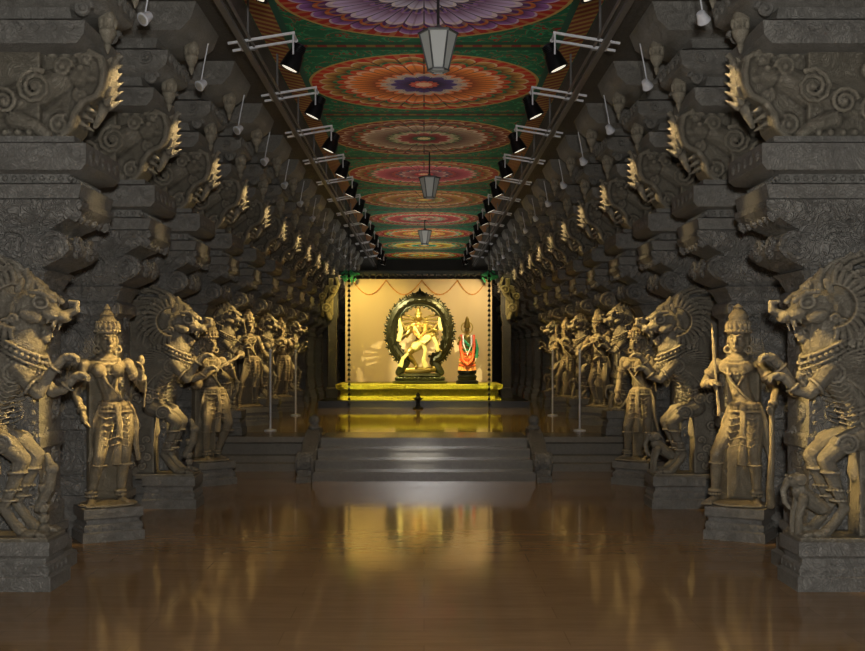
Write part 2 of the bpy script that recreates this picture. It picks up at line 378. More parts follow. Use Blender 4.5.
# ------------------------------------------------------------------ pillar parts
def sq(z,hi,hy,out=None):
    o=min(hi,.55) if out is None else out
    return (z,-o,hi,-hy,hy)
def pillar_meshes():
    d={}
    b=B()
    b.loft([sq(0,.42,.34),sq(.1,.42,.34),sq(.12,.39,.31),sq(.2,.39,.31),sq(.24,.34,.28),sq(.28,.37,.30),sq(.34,.37,.30)])
    d['pedestal']=b.mesh('pedestal',M_block,30)
    b=B()
    b.loft([sq(.34,.35,.26),sq(.5,.35,.26),sq(.52,.33,.23),sq(.9,.33,.23),sq(.92,.35,.26),sq(1.0,.35,.26),sq(1.02,.33,.23),sq(1.9,.33,.23),sq(1.94,.38,.27),sq(2.02,.38,.27),sq(2.05,.34,.24),sq(2.15,.39,.28)])
    for sy in (-1,1):
        for i in range(9):
            z=.5+i*.17; b.spiral((.17*(-1)**i-.02,sy*.235,z),.075,1.7,.018,start=i,sgn=(-1)**i)
        b.sweep([(-.02+.09*math.sin(k*.9),sy*.235,.42+k*.08) for k in range(20)],.016)
        for i in range(22):
            b.ell((-.50,sy*.235,.42+i*.075),.024,sub=1); b.ell((.29,sy*.235,.42+i*.075),.02,sub=1)
    for i in range(9):
        z=.5+i*.17; b.spiral((.335,.09*(-1)**i,z),.07,1.6,.016,u=(0,1,0),start=i)
    d['shaft']=b.mesh('shaft',M_pillar,35)
    b=B()
    b.loft([sq(2.13,.37,.28),sq(2.17,.42,.31),sq(2.19,.37,.28),sq(2.22,.44,.31),sq(2.26,.53,.335),sq(2.31,.58,.35),sq(2.36,.58,.35),sq(2.41,.52,.33),sq(2.44,.42,.30),sq(2.46,.43,.305),sq(2.49,.49,.32),sq(2.53,.57,.35),sq(2.57,.64,.375),sq(2.61,.68,.39),sq(2.655,.68,.39)])
    for sy in (-1,1):
        b.spiral((.46,sy*.345,2.33),.11,2,.024,start=0)
        b.spiral((.19,sy*.34,2.35),.11,2,.022,start=2,sgn=-1)
        b.spiral((-.10,sy*.34,2.35),.11,2,.022,start=0)
        b.spiral((-.38,sy*.34,2.35),.11,2,.022,start=2,sgn=-1)
        for k in range(10): b.ell((-.5+k*.125,sy*.35,2.55),(.048,.03,.05),sub=1)
    for k in range(5): b.ell((.60,-.28+k*.14,2.56),(.04,.05,.05),sub=1)
    for k in range(2): b.spiral((.575,-.14+.28*k,2.33),.09,1.8,.022,u=(0,1,0))
    d['capital']=b.mesh('capital',M_pillar,35)
    b=B()
    b.loft([sq(2.655,.60,.34),sq(2.665,.66,.385),sq(2.76,.68,.39),sq(2.78,.58,.33),sq(2.84,.58,.33),sq(2.86,.68,.40),sq(2.90,.72,.42),sq(3.04,.72,.42),sq(3.06,.62,.36),sq(3.10,.62,.36)])
    for sy in (-1,1):
        for k in range(18): b.ell((-.52+k*.065,sy*.335,2.81),.022,sub=1)
        for k in range(10): b.ell((-.48+k*.125,sy*.42,2.97),(.05,.014,.045),sub=1)
    for k in range(10): b.ell((.585,-.32+k*.071,2.81),.022,sub=1)
    for k in range(5): b.ell((.72,-.3+k*.15,2.97),(.014,.055,.045),sub=1)
    d['abacus']=b.mesh('abacus',M_block,35)
    b=B()
    b.box((-.10,0,3.42),(.86,.44,.66))
    prof=[(.2,3.10),(.42,3.10),(.50,3.14),(.56,3.21),(.58,3.30),(.64,3.38),(.74,3.43),(.78,3.50),(.79,3.60),(.77,3.70),(.68,3.75),(.2,3.75)]
    b.prism(prof,-.15,.15)
    for sy in (-1,1):
        b.sweep([(p[0]-.03,sy*.15,p[1]) for p in prof[1:11]],.026,n=6)
        b.chain([(-.1,sy*.15,3.3,.12),(.12,sy*.16,3.38,.12),(.32,sy*.15,3.46,.12),(.46,sy*.12,3.54,.10)])
        b.ell((.58,sy*.13,3.58),(.10,.07,.09)); b.ell((.67,sy*.12,3.55),(.06,.05,.04)); b.ell((.61,sy*.19,3.62),.022)
        b.spiral((.32,sy*.29,3.46),.13,2.4,.020,start=1)
        b.spiral((.49,sy*.205,3.62),.07,2,.018,start=0)
        b.spiral((.63,sy*.16,3.68),.045,1.7,.014,start=0)
        b.spiral((.10,sy*.285,3.36),.10,2,.018,start=3,sgn=-1)
        b.spiral((-.12,sy*.27,3.32),.12,2,.018,start=3)
        b.spiral((-.36,sy*.23,3.52),.15,2.4,.020,start=3)
        b.spiral((-.38,sy*.23,3.24),.11,2.,.020,start=1)
        b.spiral((-.12,sy*.23,3.60),.10,2.,.018,start=1)
        b.spiral((.45,sy*.16,3.22),.07,2.,.018,start=1)
        b.spiral((.60,sy*.155,3.43),.05,1.8,.014,start=2)
        b.chain([(.15,sy*.2,3.25,.07),(.30,sy*.22,3.2,.05),(.38,sy*.22,3.14,.04)])
        for q in range(10): b.ell((-.42+q*.085,sy*.23,3.15),.026,sub=1)
        for q in range(9): b.ell((-.05+q*.09,sy*.16,3.72),(.035,.02,.03),sub=1)
        for q in range(5): b.cap((.76,sy*.05,3.40+.07*q),.026,(.81,sy*.10,3.44+.07*q),.006)
        for q in range(3): b.cap((.56+.03*q,sy*.06,3.26+.05*q),.024,(.63+.03*q,sy*.08,3.22+.05*q),.006)
    b.chain([(.66,0,3.24,.020),(.70,0,3.32,.035),(.75,0,3.44,.045),(.77,0,3.56,.048),(.79,0,3.67,.036),(.83,0,3.77,.012)])
    for q in range(6): b.cap((.77,0,3.38+.065*q),.028,(.86,0,3.43+.065*q),.006)
    d['bracket_lion']=b.voxel('bracket_lion',M_lion,.0095,1)
    b=B()
    b.loft([sq(3.72,.56,.33),sq(3.74,.64,.38),sq(3.80,.70,.40),sq(3.89,.71,.41),sq(3.92,.60,.35),sq(4.00,.58,.34),sq(4.03,.72,.39),sq(4.09,.82,.42),sq(4.21,.84,.43),sq(4.24,.72,.38),sq(4.32,.74,.39),sq(4.37,.95,.47),sq(4.46,1.05,.5),sq(4.6,1.10,.52)])
    for sy in (-1,1):
        for k in range(10): b.ell((-.48+k*.12,sy*.41,3.845),(.045,.014,.035),sub=1)
        for k in range(5): b.spiral((-.35+k*.25,sy*.43,4.15),.055,1.6,.014,start=k)
        b.spiral((.68,sy*.35,3.99),.06,1.7,.024,start=0)
    for k in range(5): b.spiral((.84,-.32+k*.16,4.15),.05,1.6,.014,u=(0,1,0))
    d['corbel']=b.mesh('corbel',M_block,35)
    b=B()
    b.lathe((0,0,0),[(.04,.02),(.055,0),(.07,-.04),(.05,-.09),(.065,-.12),(.045,-.17),(.022,-.21),(.026,-.23),(.005,-.28)],n=12)
    for k in range(8):
        a=k*pi/4; b.ell((.055*math.cos(a),.055*math.sin(a),-.06),(.018,.018,.05),sub=1)
    d['pendant_bud']=b.mesh('pendant_bud',M_lion,40)
    return d
PM=pillar_meshes()
PX=3.05; PY0=8.0; DP=1.93; NP=15
pil_lab='tall carved grey stone pillar with lion bracket capital'
for s in (-1,1):
    for k in range(NP):
        y=PY0+DP*k; zb=0 if k<4 else PH
        e=obj('carved_pillar',None,loc=(s*PX,y,0),rot=0 if s<0 else pi,label=pil_lab+(' on the hall' if k<4 else ' on the platform'),cat='pillar',group='carved stone pillars')
        for nm,m in PM.items():
            if nm=='pedestal':
                obj(nm,m,e,loc=(0,0,zb))
            elif nm=='shaft' and zb:
                o=obj(nm,m,e); f=(2.15-.34-zb)/(2.15-.34); o.scale=(1,1,f); o.location=(0,0,2.15*(1-f))
            elif nm=='pendant_bud':
                obj(nm,m,e,loc=(.75,0,4.05)); obj(nm,m,e,loc=(.95,0,4.38))
            else: obj(nm,m,e)

# ------------------------------------------------------------------ rearing lion (facing +x)
def lion(beast):
    b=B()
    b.ell((.06,0,1.60),(.15,.13,.13)); b.ell((.18,0,1.615),(.12,.09,.065)); b.ell((.28,0,1.63),(.045,.07,.045))
    b.chain([(.08,0,1.49,.07),(.16,0,1.455,.05),(.235,0,1.445,.035)])
    b.cap((.14,0,1.50),.03,(.26,0,1.48),.014)
    b.sweep([(.29,0,1.655),(.33,0,1.70),(.315,0,1.75),(.27,0,1.74)],[.032,.026,.020,.014],balls=True)
    for i,(x,z,h) in enumerate(((.16,1.70,.06),(.09,1.72,.09),(.01,1.725,.12),(-.07,1.71,.13),(-.15,1.67,.14))):
        b.sweep([(x,0,z-.04),(x-.02,0,z+h*.4),(x-.07,0,z+h*.75),(x-.08,0,z+h)],[.055,.045,.025,.005],n=8)
    for s in (-1,1):
        b.ell((.14,s*.09,1.67),(.04,.032,.034)); b.ring((.14,s*.115,1.67),.045,.038,.010,tilt=Matrix.Rotation(pi/2,3,'X'),n=14)
        b.sweep([(.05,s*.11,1.71),(.12,s*.125,1.735),(.20,s*.08,1.71)],.02,balls=True)
        b.ell((-.02,s*.125,1.72),(.028,.025,.06)); b.ell((.11,s*.095,1.56),(.08,.05,.05))
        for i in range(5): b.cap((.11+i*.036,s*.068,1.575),.010,(.11+i*.036,s*.068,1.545),.004)
        for i in range(4): b.cap((.12+i*.032,s*.035,1.48),.008,(.12+i*.032,s*.035,1.505),.004)
        b.cap((.26,s*.052,1.59),.013,(.272,s*.052,1.52),.005)
        for q in range(4): b.spiral((.03-.03*q,s*(.13),1.50-.05*q),.035,1.5,.010,start=q)
    piv=V((.0,0,1.58))
    b.xform(Matrix.Translation(piv)@Matrix.Rotation(.42,4,'Y')@Matrix.Translation(-piv))
    b.chain([(-.22,0,.45,.10),(-.25,0,.62,.11),(-.23,0,.8,.11),(-.15,0,.98,.105),(-.04,0,1.15,.13),(.03,0,1.31,.135),(.0,0,1.48,.13),(-.02,0,1.58,.12)])
    for s in (-1,1):
        for i in range(15):
            a=math.radians(92+12*i)
            r0=.14; r1=.39+.03*math.sin(i*1.7)
            pts=[]
            for k in range(7):
                t=k/6; rad=r0+(r1-r0)*t; aa=a+.45*t*t
                pts.append((.02+rad*math.cos(aa),s*(.14-.05*t),1.58+rad*math.sin(aa)))
            b.sweep(pts,[.022*(1-.25*k/6) for k in range(7)],n=6)
            e=pts[-1]; b.spiral((e[0],e[1],e[2]),.038,1.6,.011,start=a,n=14)
            m=pts[3]; b.spiral((m[0],m[1]+s*.015,m[2]),.028,1.5,.009,start=a,n=12)
        b.ell((-.12,s*.06,1.55),(.2,.06,.24))
        for i in range(14):
            a0=-.25+i*.13
            pts=[]
            for k in range(7):
                t=k/6; q=.09+.32*t
                a=a0+1.9+t*.5
                pts.append((.01+q*math.cos(a)*.9,s*(.145-.03*t),1.10+q*math.sin(a)*.8-.08*t))
            b.sweep(pts,[.012*(1-.4*k/6) for k in range(7)],n=6)
        b.spiral((.01,s*.15,1.12),.08,2.4,.013)
        b.chain([(.02,s*.10,1.16,.072),(.11,s*.135,1.05,.052),(.16,s*.145,.99,.041)])
        zz=.08 if s<0 else -.05
        b.chain([(.16,s*.145,.99,.040),(.24,s*.13,1.06+zz,.033),(.30,s*.115,1.14+zz,.029)])
        b.ell((.335,s*.11,1.155+zz),(.05,.037,.031))
        for i in range(4):
            yy=s*.11+(i-1.5)*.020
            b.chain([(.36,yy,1.17+zz,.014),(.39,yy,1.15+zz,.011),(.395,yy,1.115+zz,.005)])
        b.ring((.26,s*.125,1.08+zz),.042,.042,.009,tilt=Matrix.Rotation(.7,3,'Y')); b.ring((.12,s*.14,1.04),.06,.06,.010,tilt=Matrix.Rotation(2.2,3,'Y'))
        b.chain([(-.17,s*.10,.70,.09),(-.03,s*.13,.64,.072),(.06,s*.14,.55,.055)])
        b.chain([(.06,s*.14,.55,.055),(.0,s*.13,.37,.040),(-.06,s*.125,.22,.030)])
        b.chain([(-.06,s*.125,.22,.034),(.0,s*.125,.12,.032),(.06,s*.125,.05,.038)])
        b.ell((.11,s*.125,.04),(.075,.052,.034))
        for i in range(4):
            yy=s*.125+(i-1.5)*.026
            b.chain([(.165,yy,.045,.018),(.20,yy,.035,.013),(.215,yy,.012,.006)])
        b.spiral((-.06,s*.19,.65),.075,2.4,.012)
        b.spiral((-.20,s*.18,.80),.055,1.8,.012,sgn=-1)
        b.ring((-.02,s*.13,.27),.046,.043,.010); b.ring((.03,s*.135,.46),.055,.055,.010)
        b.beads((.0,s*.132,.34),.05,.048,.011,12)
        b.sweep([(-.32,s*.08,.42),(-.40,s*.14,.62),(-.37,s*.17,.85),(-.29,s*.17,1.0),(-.34,s*.16,1.12),(-.41,s*.14,1.12)],[.032,.028,.024,.022,.018,.012],balls=True)
        for q in range(7): b.spiral((-.38+.06*(q%2),s*.13,.10+.14*q),.055,1.8,.012,start=q)
        for q in range(4): b.spiral((-.27+.05*(q%2),s*.13,.10+.09*q),.04,1.6,.011,start=q+1,sgn=-1)
        for q in range(11): b.sweep([(-.20+.014*q,s*.10,.74+.036*q),(-.12+.010*q,s*.12,.70+.037*q),(-.06+.010*q,s*.085,.72+.037*q)],.008,n=6)
    tl=Matrix.Rotation(.5,3,'Y')
    b.ring((.02,0,1.31),.158,.155,.013,tilt=tl); b.beads((.03,0,1.27),.168,.16,.016,28,tilt=tl); b.ring((.03,0,1.23),.163,.158,.010,tilt=tl)
    b.beads((.03,0,1.19),.160,.158,.012,32,tilt=tl); b.ell((.18,0,1.11),(.02,.03,.04))
    b.ring((-.21,0,.90),.12,.12,.011,tilt=Matrix.Rotation(.35,3,'Y')); b.beads((-.21,0,.87),.123,.123,.012,26,tilt=Matrix.Rotation(.35,3,'Y'))
    if beast:
        b.chain([(.04,0,.20,.05),(.12,0,.26,.058),(.18,0,.32,.052)])
        b.ell((.21,0,.39),(.05,.05,.05)); b.sweep([(.25,0,.39),(.28,0,.32),(.27,0,.24),(.24,0,.20)],[.027,.022,.017,.012],balls=True)
        for s in (-1,1):
            b.ell((.18,s*.052,.40),(.036,.013,.043)); b.ell((.25,s*.038,.42),.012)
            b.chain([(.17,s*.05,.27,.032),(.20,s*.055,.15,.024),(.20,s*.055,.03,.028)])
    else:
        b.chain([(.12,0,.20,.035),(.18,0,.34,.04),(.20,0,.46,.035),(.17,0,.56,.02)])
        b.ell((.20,0,.47),(.045,.04,.045))
        for q in range(5): b.ell((.15,0,.06+.07*q),(.04,.05,.045),sub=1)
    b.box((-.27,0,.9),(.22,.22,1.8))
    b.box((-.04,0,.0),(.54,.38,.05))
    return b.voxel('lion_body',M_lion,.0070,1)
M_LION={-1:lion(False),1:lion(True)}
def ped_mesh(hx,hy,h,nm='pedestal'):
    b=B()
    S=[(0,1.0),(.28,1.0),(.32,.93),(.5,.93),(.56,.86),(.66,.86),(.72,.96),(1,.96)]
    b.loft([(z*h,-hx*f,hx*f,-hy*f,hy*f) for z,f in S])
    n=int(hx*2/.07)
    for k in range(n):
        b.ell((-hx*.85+k*hx*1.7/(n-1),-hy*.93,h*.42),(.025,.012,.025),sub=1); b.ell((-hx*.85+k*hx*1.7/(n-1),hy*.93,h*.42),(.025,.012,.025),sub=1)
    n=int(hy*2/.07)
    for k in range(n):
        for s in(-1,1): b.ell((s*hx*.93,-hy*.85+k*hy*1.7/(n-1),h*.42),(.012,.025,.025),sub=1)
    return b.mesh(nm,M_block,35)
M_PEDL=ped_mesh(.28,.21,.33); M_PEDH=ped_mesh(.26,.21,.28)

# ------------------------------------------------------------------ human stone figures (facing -y)
def hand(b,w,d,up,k=1.0,curl=.5):
    w=V(w); d=V(d).normalized(); up=V(up); up=(up-d*up.dot(d)).normalized(); sd=d.cross(up)
    pc=w+d*.045*k
    b.chain([(*w,.022*k),(*pc,.03*k)]); b.chain([(*(pc-sd*.012*k),.026*k),(*(pc+sd*.012*k),.026*k)])
    L=[.060,.072,.068,.052]
    for i in range(4):
        a=pc+d*.025*k+sd*(i-1.5)*.019*k
        m=a+(d*(1-curl*.5)+up*curl*.5)*L[i]*.55*k
        e=m+(d*(1-curl)+up*curl)*L[i]*.5*k
        b.chain([(*a,.0105*k),(*m,.0095*k),(*e,.0075*k)])
    a=pc-sd*.028*k; m=a+(d*.5-sd*.6+up*.3)*.04*k; e=m+(d*.8+up*.4)*.03*k
    b.chain([(*a,.013*k),(*m,.011*k),(*e,.009*k)])
def human(kind):
    b=B()
    fem=kind in('lady',)
    hs=.05
    b.chain([(hs,0,.76,.10),(hs*.8,0,.84,.086),(.01,-.005,.93,.07 if fem else .08),(-.01,0,1.02,.09),(-.02,0,1.10,.105),(-.02,.005,1.17,.088)])
    b.ell((-.02,0,1.135),(.172,.085,.078)); b.ell((hs,0,.76),(.135,.095,.088))
    b.chain([(-.015,0,1.2,.05),(-.01,-.008,1.27,.044)])
    if fem:
        for s in(-1,1): b.ell((-.02+s*.072,-.085,1.10),.058)
    else:
        for s in(-1,1): b.ell((-.02+s*.07,-.062,1.125),(.07,.04,.05))
        b.ell((0,-.05,.93),(.06,.045,.055))
    hc=V((-.01,-.015,1.345))
    b.ell(hc,(.073,.086,.098)); b.ell(hc+V((0,-.02,-.045)),(.053,.06,.06))
    b.sweep([hc+V((0,-.085,.03)),hc+V((0,-.105,-.01)),hc+V((0,-.09,-.022))],[.009,.018,.013],balls=True)
    for s in(-1,1):
        b.ell(hc+V((s*.03,-.076,.012)),(.017,.012,.011)); b.sweep([hc+V((s*.012,-.086,.035)),hc+V((s*.035,-.082,.043)),hc+V((s*.058,-.064,.032))],.007)
        b.ell(hc+V((s*.076,.0,-.005)),(.015,.028,.04)); b.ring(hc+V((s*.083,-.005,-.075)),.028,.028,.011,tilt=Matrix.Rotation(pi/2,3,'X'),n=12)
    b.ell(hc+V((0,-.083,-.048)),(.026,.014,.008)); b.ell(hc+V((0,-.08,-.06)),(.02,.014,.008)); b.ell(hc+V((0,-.072,-.088)),(.02,.016,.014))
    b.ell(hc+V((0,.08,.0)),(.085,.05,.1))
    if kind=='warrior':
        LK=(-.17,-.08,.43);LA=(-.20,-.02,.09);RK=(.13,-.05,.42);RA=(.13,.02,.09)
    elif kind=='musician':
        LK=(-.10,-.12,.43);LA=(-.05,-.02,.09);RK=(.17,-.14,.44);RA=(.10,.0,.09)
    else:
        LK=(-.09,-.09,.42);LA=(-.14,-.02,.09);RK=(.13,-.03,.42);RA=(.10,.0,.09)
    for hx,K,A in((-.07+hs,LK,LA),(.072+hs,RK,RA)):
        K=V(K);A=V(A)
        b.chain([(hx,0,.73,.088),(*((V((hx,0,.73))+K)*.5),.073),(*K,.051)])
        b.chain([(*K,.051),(*(K*.65+A*.35+V((0,.02,0))),.05),(*A,.030)])
        b.chain([(*A,.032),(*(A+V((0,.02,-.05))),.032)])
        sx=.03 if A.x>0 else -.03
        F=A+V((sx,-.11,-.06)); b.chain([(*(A+V((0,0,-.045))),.034),(*F,.027)])
        for i in range(5): b.cap(F+V(((i-2)*.016,-.01,-.0)),.011,F+V(((i-2)*.018,-.045+abs(i-1.5)*.006,-.01)),.009)
        b.ring(A+V((0,0,.03)),.042,.042,.012); b.beads(A+V((0,0,.0)),.045,.045,.011,12)
        b.ring(K+V((0,0,-.08)),.058,.060,.008)
    SL=V((-.188,0,1.15)); SR=V((.158,0,1.15))
    if kind=='lady':
        EL=V((-.26,.02,.93));WL=V((-.22,-.10,.76)); EH=V((.28,-.02,.95));WH=V((.22,-.18,1.06))
        hl=(V((.1,-.3,-1)),V((1,-.3,0)));hr=(V((-.1,-.2,1)),V((-1,-.2,0)))
    elif kind=='warrior':
        EL=V((-.29,-.02,.98));WL=V((-.20,-.18,1.0)); EH=V((.28,.02,.94));WH=V((.29,-.14,.82))
        hl=(V((1,-.6,.1)),V((0,0,-1)));hr=(V((.1,-1,-.3)),V((-1,0,0)))
    else:
        EL=V((-.27,-.06,.95));WL=V((-.12,-.20,1.02)); EH=V((.26,-.08,.98));WH=V((.15,-.22,1.10))
        hl=(V((1,-.4,.1)),V((0,-.2,1)));hr=(V((-1,-.4,.1)),V((0,-.2,-1)))
    for S_,E_,W_,h in((SL,EL,WL,hl),(SR,EH,WH,hr)):
        b.chain([(*S_,.050),(*((S_+E_)*.5),.042),(*E_,.034)]); b.chain([(*E_,.034),(*((E_+W_)*.5),.032),(*W_,.022)])
        hand(b,W_,h[0],h[1],1.0,.55)
        q=(E_-S_).normalized().to_track_quat('Z','Y').to_matrix(); b.ring((S_+E_)*.5,.047,.047,.012,tilt=q); b.beads((S_*.6+E_*.4),.049,.049,.011,14,tilt=q)
        q=(W_-E_).normalized().to_track_quat('Z','Y').to_matrix(); b.ring(W_*.85+E_*.15,.032,.032,.009,tilt=q); b.ring(W_*.75+E_*.25,.034,.034,.008,tilt=q)
    for z,rx,ry,r in((1.205,.08,.065,.012),(1.18,.11,.088,.013)):
        b.ring((-.018,-.01,z),rx,ry,r,tilt=Matrix.Rotation(.35,3,'X'))
    b.beads((-.018,-.03,1.13),.13,.105,.012,28,tilt=Matrix.Rotation(.6,3,'X'))
    b.sweep([(-.09,-.08,1.17),(-.06,-.115,1.05),(.0,-.095,.97),(.05,-.09,1.05),(.06,-.09,1.17)],.011,n=6)
    b.sweep([(-.13,-.05,1.16),(-.05,-.115,1.02),(.06,-.10,.9),(.13,-.05,.83)],.010,n=6)
    b.ring((hs,0,.83),.114,.095,.018); b.beads((hs,0,.80),.126,.105,.016,26); b.ring((hs,0,.77),.138,.112,.012)
    b.ell((hs,-.112,.80),(.032,.02,.032))
    b.sweep([(hs,-.115,.78),(hs+.01,-.14,.66),(hs,-.12,.5),(hs-.01,-.11,.34)],[.024,.028,.032,.04],flat=.5,balls=False)
    for s in(-1,1):
        b.sweep([(hs+s*.125,-.04,.82),(hs+s*.17,-.05,.68),(hs+s*.17,-.02,.5),(hs+s*.20,.0,.36)],[.016,.022,.026,.020],flat=.5)
        for q in range(5):
            z=.73-q*.055
            b.sweep([(hs*.8+s*(.14-.005*q),-.04,z+.02),(hs*.8+s*.085,-.105-.012*q,z-.02),(hs*.8,-.115-.01*q,z+.005)],.007,n=6)
    if kind=='warrior':
        b.sweep([(-.10,-.25,.74),(-.13,-.23,1.0),(-.16,-.20,1.3),(-.18,-.18,1.48)],[.018,.012,.018,.006],flat=.6,balls=False)
        b.chain([(.30,-.22,.80,.02),(.30,-.20,.5,.022),(.28,-.18,.2,.03),(.28,-.16,.05,.04)])
    elif kind=='musician':
        b.sweep([(-.30,-.2,.90),(-.1,-.25,1.03),(.2,-.26,1.18),(.29,-.24,1.25)],[.026,.018,.018,.016],balls=True)
        b.ell((-.27,-.19,.90),(.075,.06,.075)); b.ell((.28,-.22,1.22),(.05,.045,.05))
    else:
        b.ell((.22,-.18,1.18),(.03,.03,.05)); b.sweep([(.22,-.18,1.12),(.27,-.14,1.0),(.27,-.08,.8)],.010)
    b.ell((0,0,.02),(.25,.20,.03))
    b.box((0,.14,.60),(.26,.10,1.20))
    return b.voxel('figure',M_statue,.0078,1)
def crown(kind):
    b=B(); c=(-.01,-.01,1.40)
    if kind=='lady':
        pr=[(.085,0),(.092,.02),(.085,.035),(.095,.05),(.07,.09),(.075,.10),(.05,.14),(.055,.15),(.025,.19),(.03,.20),(.005,.24)]
    elif kind=='warrior':
        pr=[(.088,0),(.1,.02),(.09,.04),(.09,.09),(.075,.12),(.08,.14),(.055,.18),(.035,.2),(.04,.215),(.005,.24)]
    else:
        pr=[(.088,0),(.098,.02),(.085,.04),(.08,.08),(.085,.12),(.07,.15),(.075,.17),(.05,.21),(.03,.235),(.005,.25)]
    b.lathe(c,pr,n=20)
    b.beads((c[0],c[1],c[2]+.02),.098,.098,.013,20); b.beads((c[0],c[1],c[2]+.09),.085,.085,.012,16)
    for k in range(7):
        a=-pi/2+(k-3)*.45; b.ell((c[0]+.09*math.cos(a),c[1]+.09*math.sin(a),c[2]+.055),(.018,.018,.035),sub=1)
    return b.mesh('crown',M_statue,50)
HUM={k:(human(k),crown(k)) for k in('lady','warrior','musician')}
labs={'lady':'stone lady figure, tall crown, raised hand,','warrior':'stone warrior figure with sword and club','musician':'stone musician figure playing a lute'}
def put_human(kind,x,y,z,rot,where,sc=1.06):
    e=obj('stone_statue',None,loc=(x,y,z),rot=rot,label=labs[kind]+where,cat='statue',group='carved pillar statues')
    obj('pedestal',M_PEDH,e)
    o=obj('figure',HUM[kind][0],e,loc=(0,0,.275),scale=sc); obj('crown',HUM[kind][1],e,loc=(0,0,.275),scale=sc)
    return e
def put_lion(x,y,z,s,where,sc=1.0):
    e=obj('rearing_lion_statue',None,loc=(x,y,z),rot=0 if s<0 else pi,label='rearing stone lion beast, ribbed mane,'+where,cat='statue',group='carved pillar lions')
    obj('pedestal',M_PEDL,e); obj('lion_body',M_LION[s],e,loc=(0,0,.33),scale=(1.10*sc,1,sc))
kinds={-1:{1:'lady',3:'musician',5:'warrior',7:'lady'},1:{1:'warrior',3:'lady',5:'musician',7:'warrior'}}
for s in(-1,1):
    for k in range(9):
        y=PY0+DP*k-.46; z=0 if k<4 else PH
        wh=' on the hall floor' if k<4 else ' on the platform'
        if k%2==0: put_lion(s*(2.60 if k==2 else 2.77),y,z,s,wh,1.0 if k<4 else .82)
        else:
            rt={1:30,3:40,5:35,7:30}[k]
            put_human(kinds[s][k],s*({1:2.72,3:2.60}.get(k,2.74)),y,z,-s*math.radians(rt),wh,{1:1.06,3:1.06}.get(k,.94))

# ------------------------------------------------------------------ lighting fixtures
for s in(-1,1):
    b=B(); b.box((s*1.60,20,4.33),(.05,30,.03)); b.box((s*1.625,20,4.36),(.01,30,.08)); b.box((s*1.54,20,4.37),(.02,30,.02))
    for k in range(15):
        b.box((s*1.60,6+2*k,4.60),(.02,.02,.5)); b.box((s*1.57,6+2*k,4.35),(.1,.03,.02))
    obj('lighting_rail',b.mesh('rail',M_rail,0),label='long grey metal rail carrying spotlights under the ceiling',cat='rail',group='lighting rails')
def spot_meshes(s):
    d={}
    dirv=V((s*1.25,.05,-2.7)).normalized()
    q=dirv.to_track_quat('-Z','Y').to_matrix().to_4x4()
    c=V((-s*.42,0,-.10))
    b=B(); b.lathe((0,0,0),[(.035,.13),(.052,.12),(.056,.055),(.075,.02),(.093,-.09),(.097,-.115),(.087,-.115),(.075,-.10)],n=18)
    for k in range(5): b.ring((0,0,.05+.015*k),.062,.062,.005,n=18)
    b.xform(Matrix.Translation(c)@q); d['housing']=b.mesh('housing',M_black,40)
    b=B(); b.lathe((0,0,-.105),[(.07,0),(.07,-.006)],n=18); b.xform(Matrix.Translation(c)@q); d['lens']=b.mesh('lens',M_lens,0)
    b=B()
    for yy in(-.12,.12):
        b.box((-s*.14,yy,.04),(.60,.022,.020),rot=Matrix.Rotation(s*.16,4,'Y'))
    b.box((-s*.42,0,.085),(.020,.26,.018)); b.sweep([(-s*.42,-.115,.085),(-s*.42,-.11,-.10)],.008); b.sweep([(-s*.42,.115,.085),(-s*.42,.11,-.10)],.008)
    b.box((s*.06,0,.01),(.03,.30,.03))
    d['arm']=b.mesh('arm',M_alu,40)
    return d,c
def spot(name,loc,target,power,size,col,parent=None,blend=.6,rad=.04):
    L=bpy.data.lights.new(name,'SPOT'); L.energy=power; L.spot_size=math.radians(size); L.spot_blend=blend; L.color=col; L.shadow_soft_size=rad
    o=bpy.data.objects.new(name,L); C.objects.link(o); o.location=loc
    o.rotation_euler=(V(target)-V(loc)).to_track_quat('-Z','Y').to_euler()
    return o
WARM=(1,.67,.23)
for s in(-1,1):
    d,c=spot_meshes(s)
    for k in range(13):
        y=7.86+2.0*k
        e=obj('spotlight',None,loc=(s*1.58,y,4.34),label='black spotlight on silver arms clamped to the rail',cat='spotlight',group='rail spotlights')
        for nm,m in d.items(): obj(nm,m,e)
b=B(); q=V((-.35,-.45,-.4)).to_track_quat('-Z','Y').to_matrix().to_4x4()
b.lathe((0,0,0),[(.018,.05),(.03,.045),(.04,0),(.05,-.03),(.045,-.034)],n=14); b.xform(q); clipH=b.mesh('housing',M_alu,40)
b=B(); b.lathe((0,0,-.03),[(.036,0),(.036,-.004)],n=14); b.xform(q); clipL=b.mesh('lens',flat('lamp_front_glass',(.8,.75,.6),.2),0)
b=B(); b.sweep([(0,0,.04),(.02,.0,.16),(.06,0,.36)],.006); clipA=b.mesh('arm',M_alu,40)
for s in(-1,1):
    for k in range(13):
        y=PY0+DP*k-.30
        e=obj('clip_lamp',None,loc=(s*1.95,y,3.94),rot=0 if s<0 else pi,label='small silver clip lamp hung beside a pillar bracket',cat='lamp',group='clip lamps')
        obj('housing',clipH,e);obj('lens',clipL,e);obj('arm',clipA,e)
